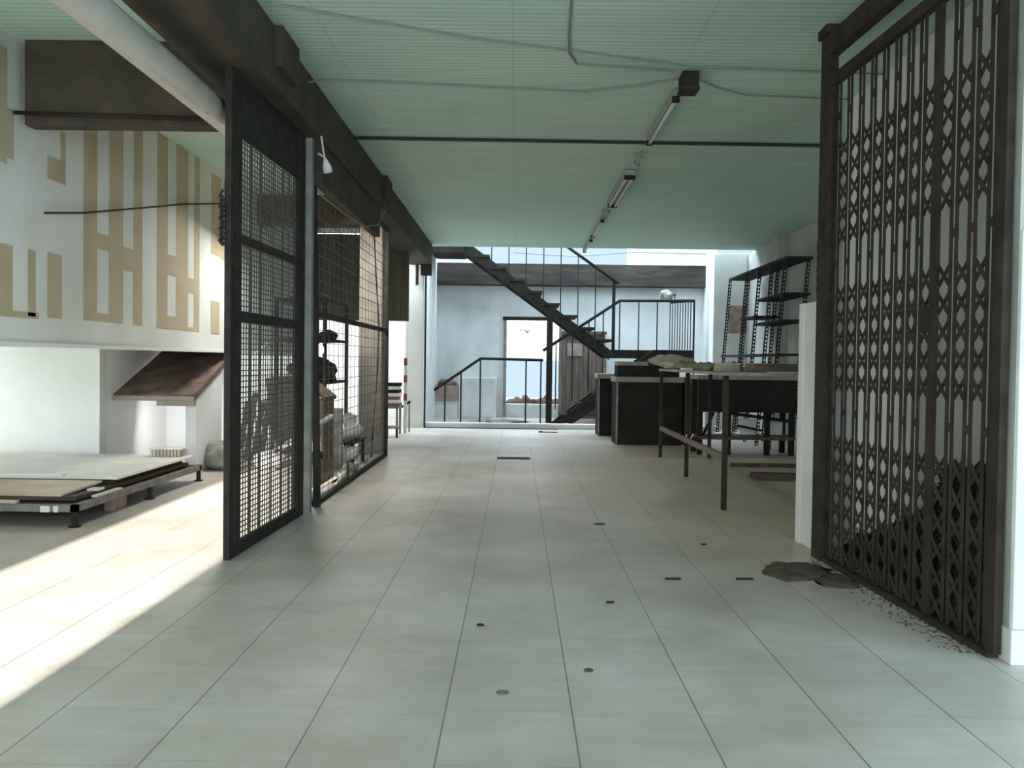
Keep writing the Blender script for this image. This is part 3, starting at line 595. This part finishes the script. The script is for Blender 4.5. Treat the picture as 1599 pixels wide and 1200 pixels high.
t = thing('guard_rail', 'black guard rail with thin balusters before the back doorway', 'railing', (-.5, 16.3, 0))
build('handrail', MB().tube([(-1.50, 16.3, .58), (-.66, 16.3, 1.168), (.48, 16.3, 1.155)], .026, 8), IRON, t)
for x, zt in ((-1.30, .72), (-1.01, .92), (-.66, 1.15), (.17, 1.155), (.44, 1.155)): build('baluster', MB().tube([(x, 16.3, 0), (x, 16.3, zt)], .014, 6), IRON, t)
tag(build('rubble_heap', MB().blob((-.25, 16.65, 0), (.52, .25, .05), 4, .3, 90, 0), RUBB), 'thin grey rubble strip along the foot of the guard rail', 'rubble', kind='stuff')
t = thing('wall_cabinet', 'white box cupboard against the back wall behind the guard rail', 'cabinet', (-.75, 17.8, 0))
build('body', MB().box(-1.14, -.40, 17.6, 18, 0, .80, .006), WHITEP, t); build('door', MB().box(-1.10, -.44, 17.585, 17.602, .03, .77), STAINW, t)
t = thing('brick_ledge', 'low block of pinkish bricks beside the white cupboard', 'bricks', (-1.4, 17.7, 0))
build('base', MB().box(-1.6, -1.15, 17.6, 18, 0, .33), WHITEP, t); build('brickwork', MB().box(-1.6, -1.15, 17.55, 18, .33, .64), BRICK, t); build('cap', MB().blob((-1.36, 17.76, .66), (.19, .18, .10), 3, .2, 91, .64), SOFF, t)
t = thing('shutter_panel', 'dark brown slatted panel leaning right of the back doorway', 'panel', (1.3, 17.9, 0))
mb = MB()
for i in range(10): mb.box(.90 + i * .086, .98 + i * .086, 17.9, 17.96 + .01 * (i % 2), .1, 1.72)
build('slats', mb, SHUT, t); build('frame', MB().box(.88, 1.78, 17.86, 17.90, .05, .12).box(.88, 1.78, 17.86, 17.90, 1.68, 1.74), DARKW, t)
build('patch', MB().box(1.0, 1.3, 17.885, 17.9, 1.25, 1.5), BRICK, t)
tag(build('window_slit_tube', MB().tube([(1.66, 17.0, 0), (1.66, 17.0, 1.20)], .035, 10), WHT), 'short white tube in place of a bright window slit under the landing of the staircase', 'pipe')  # white tube stands in for a bright window slit
mb = MB()
for i in range(7): mb.blob((-.1 + i * .15, 18.45 + .08 * (i % 2), .26), (.13, .1, .10 + .04 * (i % 3)), 2, .25, 100 + i)
tag(build('rubble_heap', mb, SOFF), 'brown rubble lying on the sill of the back doorway', 'rubble', kind='stuff')
t = thing('ceiling_bulb', 'dark round fitting on the white wall past the doorway', 'lamp', (.2, 20.4, 1.8))
build('bulb', MB().sphere((.23, 20.4, 1.84), .065), RUBB, t); build('stem', MB().tube([(.23, 20.4, 1.84), (.05, 20.49, 1.85)], .015, 6), RUBB, t)
for i, (x, y, s_) in enumerate(((.9, 16.0, .06), (1.15, 16.15, .05), (.75, 15.5, .07), (1.0, 15.55, .06))):
    tag(build('stone', MB().blob((x, y - .35, .0), (s_ * 1.4, s_, s_), 2, .25, 120 + i, 0), (RUBB, PAPER)[i == 1]), ('stone at the foot of the staircase, ' + ('second from left', 'rightmost', 'leftmost', 'third from left')[i]), 'stone', 'stones at the foot of the staircase')

# ------------------------------------------------------------------ counters right
def counter(x0, x1, y0, y1, h, label):
    t = thing('counter', label, 'counter', ((x0 + x1) / 2, (y0 + y1) / 2, 0))
    build('body', MB().box(x0, x1, y0, y1, 0, h - .05, .004), BLACKL, t)
    build('top', MB().box(x0 - .02, x1 + .02, y0 - .03, y1 + .02, h - .05, h + .02, .004), LEDGE, t)
    build('edge_strip', MB().box(x0 - .004, x0 + .02, y0 - .006, y0 + .01, 0, h - .06), GREYS, t)
counter(1.255, 2.3, 13.72, 14.2, .93, 'farther black counter with a pale top near the stairs')
counter(1.365, 2.26, 12.22, 12.8, .91, 'nearer black counter with a dusty top behind the workbench legs')
t = thing('counter', 'brown sided counter section right of the nearer black counter', 'counter', (2.4, 12.2, 0))
build('body', MB().box(2.31, 2.52, 12.1, 12.75, 0, .86), DARKW, t); build('top', MB().box(2.30, 2.54, 12.08, 12.77, .86, .93), LEDGE, t)
t = thing('desk', 'long dark desk with a deep black front panel below the rack', 'desk', (2.85, 11.3, 0))
build('apron', MB().box(2.24, 3.44, 11.0, 11.03, .53, .93), BLACKL, t)
build('top', MB().box(2.22, 3.46, 10.98, 11.5, .93, .98, .004), LEDGE, t)
for x in (2.27, 2.62, 3.10, 3.40): build('leg', MB().box(x - .03, x + .03, 11.04, 11.10, 0, .93), BLACKL, t)
for x in (2.27, 3.40): build('leg', MB().box(x - .03, x + .03, 11.42, 11.48, 0, .93), BLACKL, t)
build('shelf', MB().box(2.24, 3.44, 11.03, 11.48, .19, .23), DARKW, t)
build('brace', MB().bar((2.6, 11.08, .52), (3.4, 11.08, .42), .03, .04).bar((2.45, 11.12, .52), (2.32, 11.12, .23), .03, .03).bar((2.75, 11.12, .36), (3.05, 11.12, .30), .02, .03), BLACKL, t)
for i, (x0, x1, z1) in enumerate(((2.40, 2.52, .50), (2.84, 3.04, .43), (3.18, 3.38, .42))):
    tag(build('white_board', MB().box(x0, x1, 11.36, 11.39, .23, z1), WHT), 'white board standing behind the dark desk legs, ' + ('leftmost', 'middle', 'rightmost')[i] + ' of three', 'board', 'white boards behind the dark desk')

t = thing('workbench', 'long bench frame on angle iron legs along the right of the aisle', 'workbench', (1.95, 8.8, 0))
for x, y in ((1.60, 6.84), (1.69, 8.84), (1.72, 10.63), (2.2, 6.9), (2.3, 10.63)):
    build('leg', MB().box(x - .018, x + .018, y - .005, y + .005, 0, 1.04).box(x - .018, x - .01, y, y + .04, 0, 1.04), RUST, t)
build('top', MB().prism([(1.575, 6.8, 1.03), (2.24, 6.8, 1.03), (2.33, 10.68, 1.03), (1.69, 10.68, 1.03)], (0, 0, .025)), LEDGE, t)
build('stretcher', MB().bar((1.60, 6.84, .40), (1.72, 10.63, .35), .03, .05), MIDW, t)
build('tie', MB().tube([(1.68, 8.81, .42), (1.66, 8.79, .34), (1.71, 8.8, .36), (1.74, 8.8, .43)], .008, 6), PAPER, t)
# things on bench and counters
tag(build('sack', MB().blob((1.80, 10.2, 1.10), (.17, .35, .055), 4, .18, 130, 1.056), SACK), 'flattened beige sack at the far end of the workbench', 'sack')
tag(build('sack', MB().blob((2.12, 12.5, 1.16), (.30, .15, .09), 4, .2, 131, 1.088), SACK), 'beige sack slumped on top of the flat black crate', 'sack')
tag(build('crate', MB().box(1.39, 2.24, 12.35, 12.75, .935, 1.085), BLACKL), 'flat black crate on the nearer black counter', 'crate')
tag(build('board', MB().box(1.39, 1.80, 12.34, 12.76, 1.086, 1.14), LEDGE), 'pale board lying on the flat black crate', 'board')
mb = MB(); rnd = random.Random(11)
for i in range(60):
    x = rnd.uniform(1.76, 2.18); y = rnd.uniform(8.3, 9.7); s_ = rnd.uniform(.02, .07)
    mb.blob((x, y, 1.056 + s_ * .4), (s_ * 1.3, s_ * 2, s_ * .8), 1, .3, 200 + i, 1.056)
tag(build('debris_heap', mb, DEBR), 'brown dusty debris scattered along the workbench top', 'debris', kind='stuff')
t = thing('carton', 'worn beige carton with torn strips on the workbench', 'carton', (1.78, 7.6, 1.056))
build('body', MB().box(1.70, 1.86, 7.5, 7.75, 1.056, 1.112), SACK, t); build('flap', MB().prism([(1.69, 7.48, 1.112), (1.87, 7.48, 1.116), (1.84, 7.8, 1.13), (1.70, 7.8, 1.12)], (0, 0, .005)), PAPER, t)
build('torn_strip', MB().bar((1.69, 7.45, 1.09), (1.68, 7.42, 1.0), .012, .004).bar((1.74, 7.45, 1.08), (1.75, 7.42, 1.01), .015, .004), SACK, t)
t = thing('timber_block', 'long brown timber on the near end of the workbench', 'timber', (2.05, 7.2, 1.056))
build('beam_body', MB().box(1.88, 2.24, 7.05, 7.35, 1.056, 1.125), MIDW, t); build('red_end', MB().box(1.868, 1.88, 7.06, 7.34, 1.06, 1.12), RED, t)
tag(build('white_sheet', MB().box(1.95, 2.15, 6.82, 7.0, 1.056, 1.062), PAPER), 'small white sheet on the near edge of the workbench', 'sheet')
tag(build('white_tile', MB().box(1.66, 1.75, 8.9, 9.1, 1.056, 1.075), WHT), 'pale tile lying on the workbench among the debris', 'tile')
tag(build('plank', MB().box(2.36, 3.2, 9.75, 9.86, 0, .035), DARKW), 'dark plank on the floor beyond the workbench, farther of two', 'plank')
tag(build('plank', MB().prism([(2.32, 8.62, 0), (3.0, 8.5, 0), (3.0, 8.75, 0), (2.32, 8.86, 0)], (0, 0, .06)), DARKW), 'thick dark plank on the floor beyond the workbench, nearer of two', 'plank')

# ------------------------------------------------------------------ slotted rack
t = thing('slotted_rack', 'tall dark slotted angle shelving rack leaning at the right wall', 'rack', (3.5, 13.2, 0))
def upright(x, y, wx):
    top = Vector((x, y, 2.53)); bot = Vector((x - .17, y + .02, 0)); mb = MB(); n = 48
    for s_ in (-.016, .016): mb.bar(bot + Vector((s_, 0, 0)), top + Vector((s_, 0, 0)), .012, .004)
    for i in range(n + 1):
        q = bot.lerp(top, i / n); mb.bar(q + Vector((-.016, 0, 0)), q + Vector((.016, 0, 0)), .024, .004, up=(0, 1, 0))
    mb.bar(bot + Vector((wx * .02, .018, 0)), top + Vector((wx * .02, .018, 0)), .004, .036)
    return mb
for x, y in ((3.5, 14.8), (3.5, 13.72), (3.5, 13.0), (3.5, 12.37), (3.5, 11.76), (3.80, 14.8), (3.80, 13.15), (3.80, 11.76)):
    build('upright', upright(x, y, -1), IRON, t)
build('shelf', MB().box(3.48, 3.83, 11.7, 14.85, 2.50, 2.535), IRON, t)
build('shelf', MB().box(3.45, 3.81, 11.7, 13.05, 2.03, 2.065), IRON, t)
build('shelf', MB().box(3.42, 3.78, 11.7, 13.05, 1.68, 1.715), IRON, t)
build('shelf', MB().box(3.42, 3.78, 13.0, 13.8, 1.80, 1.83), IRON, t)
build('shelf', MB().box(3.38, 3.75, 11.7, 14.9, 1.24, 1.27), IRON, t)

# ------------------------------------------------------------------ floor bits
tag(build('floor_plate', MB().box(-.21, .17, 10.22, 10.42, 0, .006), RUST), 'dark rectangular metal plate set in the floor of the aisle', 'plate')
tag(build('floor_bar', MB().box(.36, .66, 14.2, 14.24, 0, .012).box(.36, .42, 14.18, 14.27, 0, .02), IRON), 'thin dark bar on the floor before the stairwell curb', 'bar')
for i, (x, y, r, l) in enumerate(((-.033, 2.979, .021, 'round grey plug in the floor nearest the camera'), (.274, 3.21, .017, 'dark round plug in the floor right of the grey one'), (-.139, 3.749, .016, 'small dark scrap on the floor beyond the grey plug'))):
    tag(build('floor_plug', MB().cyl((x, y), r, 0, .004), (DEBR, DIRT, IRON)[i]), l, 'plug')
for i, (x, y, w, a, l) in enumerate(((1.15, 4.62, .09, .1, 'dark splinter on the floor before the dirt patch'), (.78, 4.6, .08, .1, 'dark splinter left of the dirt patch splinter'), (.43, 4.13, .035, .3, 'tiny dark flake in the middle of the aisle floor'), (.55, 6.15, .07, .2, 'dark splinter far along the aisle'), (1.15, 5.5, .03, .4, 'small dark flake between the aisle and the low white pier'))):
    tag(build('splinter', MB().bar((x, y, .004), (x + w, y + w * a * .3, .004), .014, .008), IRON), l, 'splinter')

# ------------------------------------------------------------------ lights
def area(name, loc, target, sx, sy, e, col):
    l = bpy.data.lights.new(name, 'AREA'); l.shape = 'RECTANGLE'; l.size = sx; l.size_y = sy; l.energy = e; l.color = col
    o = bpy.data.objects.new(name, l); C.objects.link(o); o.location = loc
    o.rotation_euler = (Vector(target) - Vector(loc)).to_track_quat('-Z', 'Y').to_euler()
    return o
sun = bpy.data.lights.new('sun', 'SUN'); sun.energy = 26; sun.angle = math.radians(.5); sun.color = (1, .97, .9)
so = bpy.data.objects.new('sun', sun); C.objects.link(so)
so.rotation_euler = Vector((.0, 1, -math.tan(math.radians(13.5)))).to_track_quat('-Z', 'Y').to_euler()
area('side_entrance_daylight', (3.9, 1.0, 1.3), (0, 3.2, .6), 2.6, 2.3, 85, (.62, .86, 1))
area('front_daylight', (1.0, -7, 2.2), (.6, 6, 1.0), 6, 4, 540, (.74, .90, 1))
area('left_slot_daylight', (-2.12, -1.5, 1.3), (-2.2, 6, .6), 1.0, 2.4, 60, (1, .98, .93))
area('stairwell_skylight', (1.1, 17.0, 5.2), (1.1, 14.8, 0), 5, 2.4, 560, (.70, .86, 1))
area('left_bay_skylight', (-4, 14.6, 3.0), (-4, 16.5, .8), 4, 1.4, 150, (.95, 1, .98))
area('doorway_room_daylight', (.3, 19.4, 2.95), (.3, 19.6, 0), 3, 1.6, 75, (1, .98, .97))
area('left_fill_light', (-2.0, 9.3, 2.98), (-.6, 9.0, .6), .4, 1.6, 165, (1, .97, .9))  # fill added below the solid ceiling to brighten the aisle floor
area('left_recess_fill', (-6.7, 6.5, .62), (-3.5, 8.6, .55), 3, 1.0, 90, (.93, .98, 1))  # fill added inside the closed left side to light the lower walls
area('recess_fill', (-3.45, 9.1, .5), (-3.5, 9.9, .35), .4, .6, 4, (1, 1, 1))  # small fill added inside the recess to brighten its back wall

w = bpy.data.worlds.new('sky'); SC.world = w; w.use_nodes = True
nt = w.node_tree; bg = nt.nodes['Background']
tc = nt.nodes.new('ShaderNodeTexCoord'); sp = nt.nodes.new('ShaderNodeSeparateXYZ'); nt.links.new(tc.outputs['Generated'], sp.inputs[0])
r = nt.nodes.new('ShaderNodeValToRGB'); nt.links.new(sp.outputs[2], r.inputs['Fac'])
r.color_ramp.elements[0].position = 0; r.color_ramp.elements[0].color = (.62, .82, .96, 1)
r.color_ramp.elements[1].position = .8; r.color_ramp.elements[1].color = (.75, .95, 1.25, 1)
nt.links.new(r.outputs['Color'], bg.inputs['Color']); bg.inputs['Strength'].default_value = 1.0

# ------------------------------------------------------------------ camera
F_ = 1400.
yw = -math.atan(7.05 / F_); pt = math.atan(34.1 / F_); rl = math.radians(.75)
f = Vector((math.sin(yw) * math.cos(pt), math.cos(yw) * math.cos(pt), -math.sin(pt)))
rv = Vector((math.cos(yw), -math.sin(yw), 0)); uv = rv.cross(f)
cam = bpy.data.cameras.new('camera'); co = bpy.data.objects.new('camera', cam); C.objects.link(co)
m3 = Matrix((rv, uv, -f)).transposed() @ Matrix.Rotation(rl, 3, 'Z')
co.matrix_world = Matrix.Translation((0, 0, 1.11)) @ m3.to_4x4()
cam.sensor_width = 36; cam.sensor_fit = 'HORIZONTAL'; cam.lens = F_ / 1599 * 36; cam.clip_end = 200
SC.camera = co
vs = SC.view_settings; vs.view_transform = 'Standard'; vs.look = 'None'; vs.gamma = 1; vs.exposure = .08; vs.use_curve_mapping = False
SC.cycles.max_bounces = 10; SC.cycles.diffuse_bounces = 6
SC.cycles.use_denoising = True
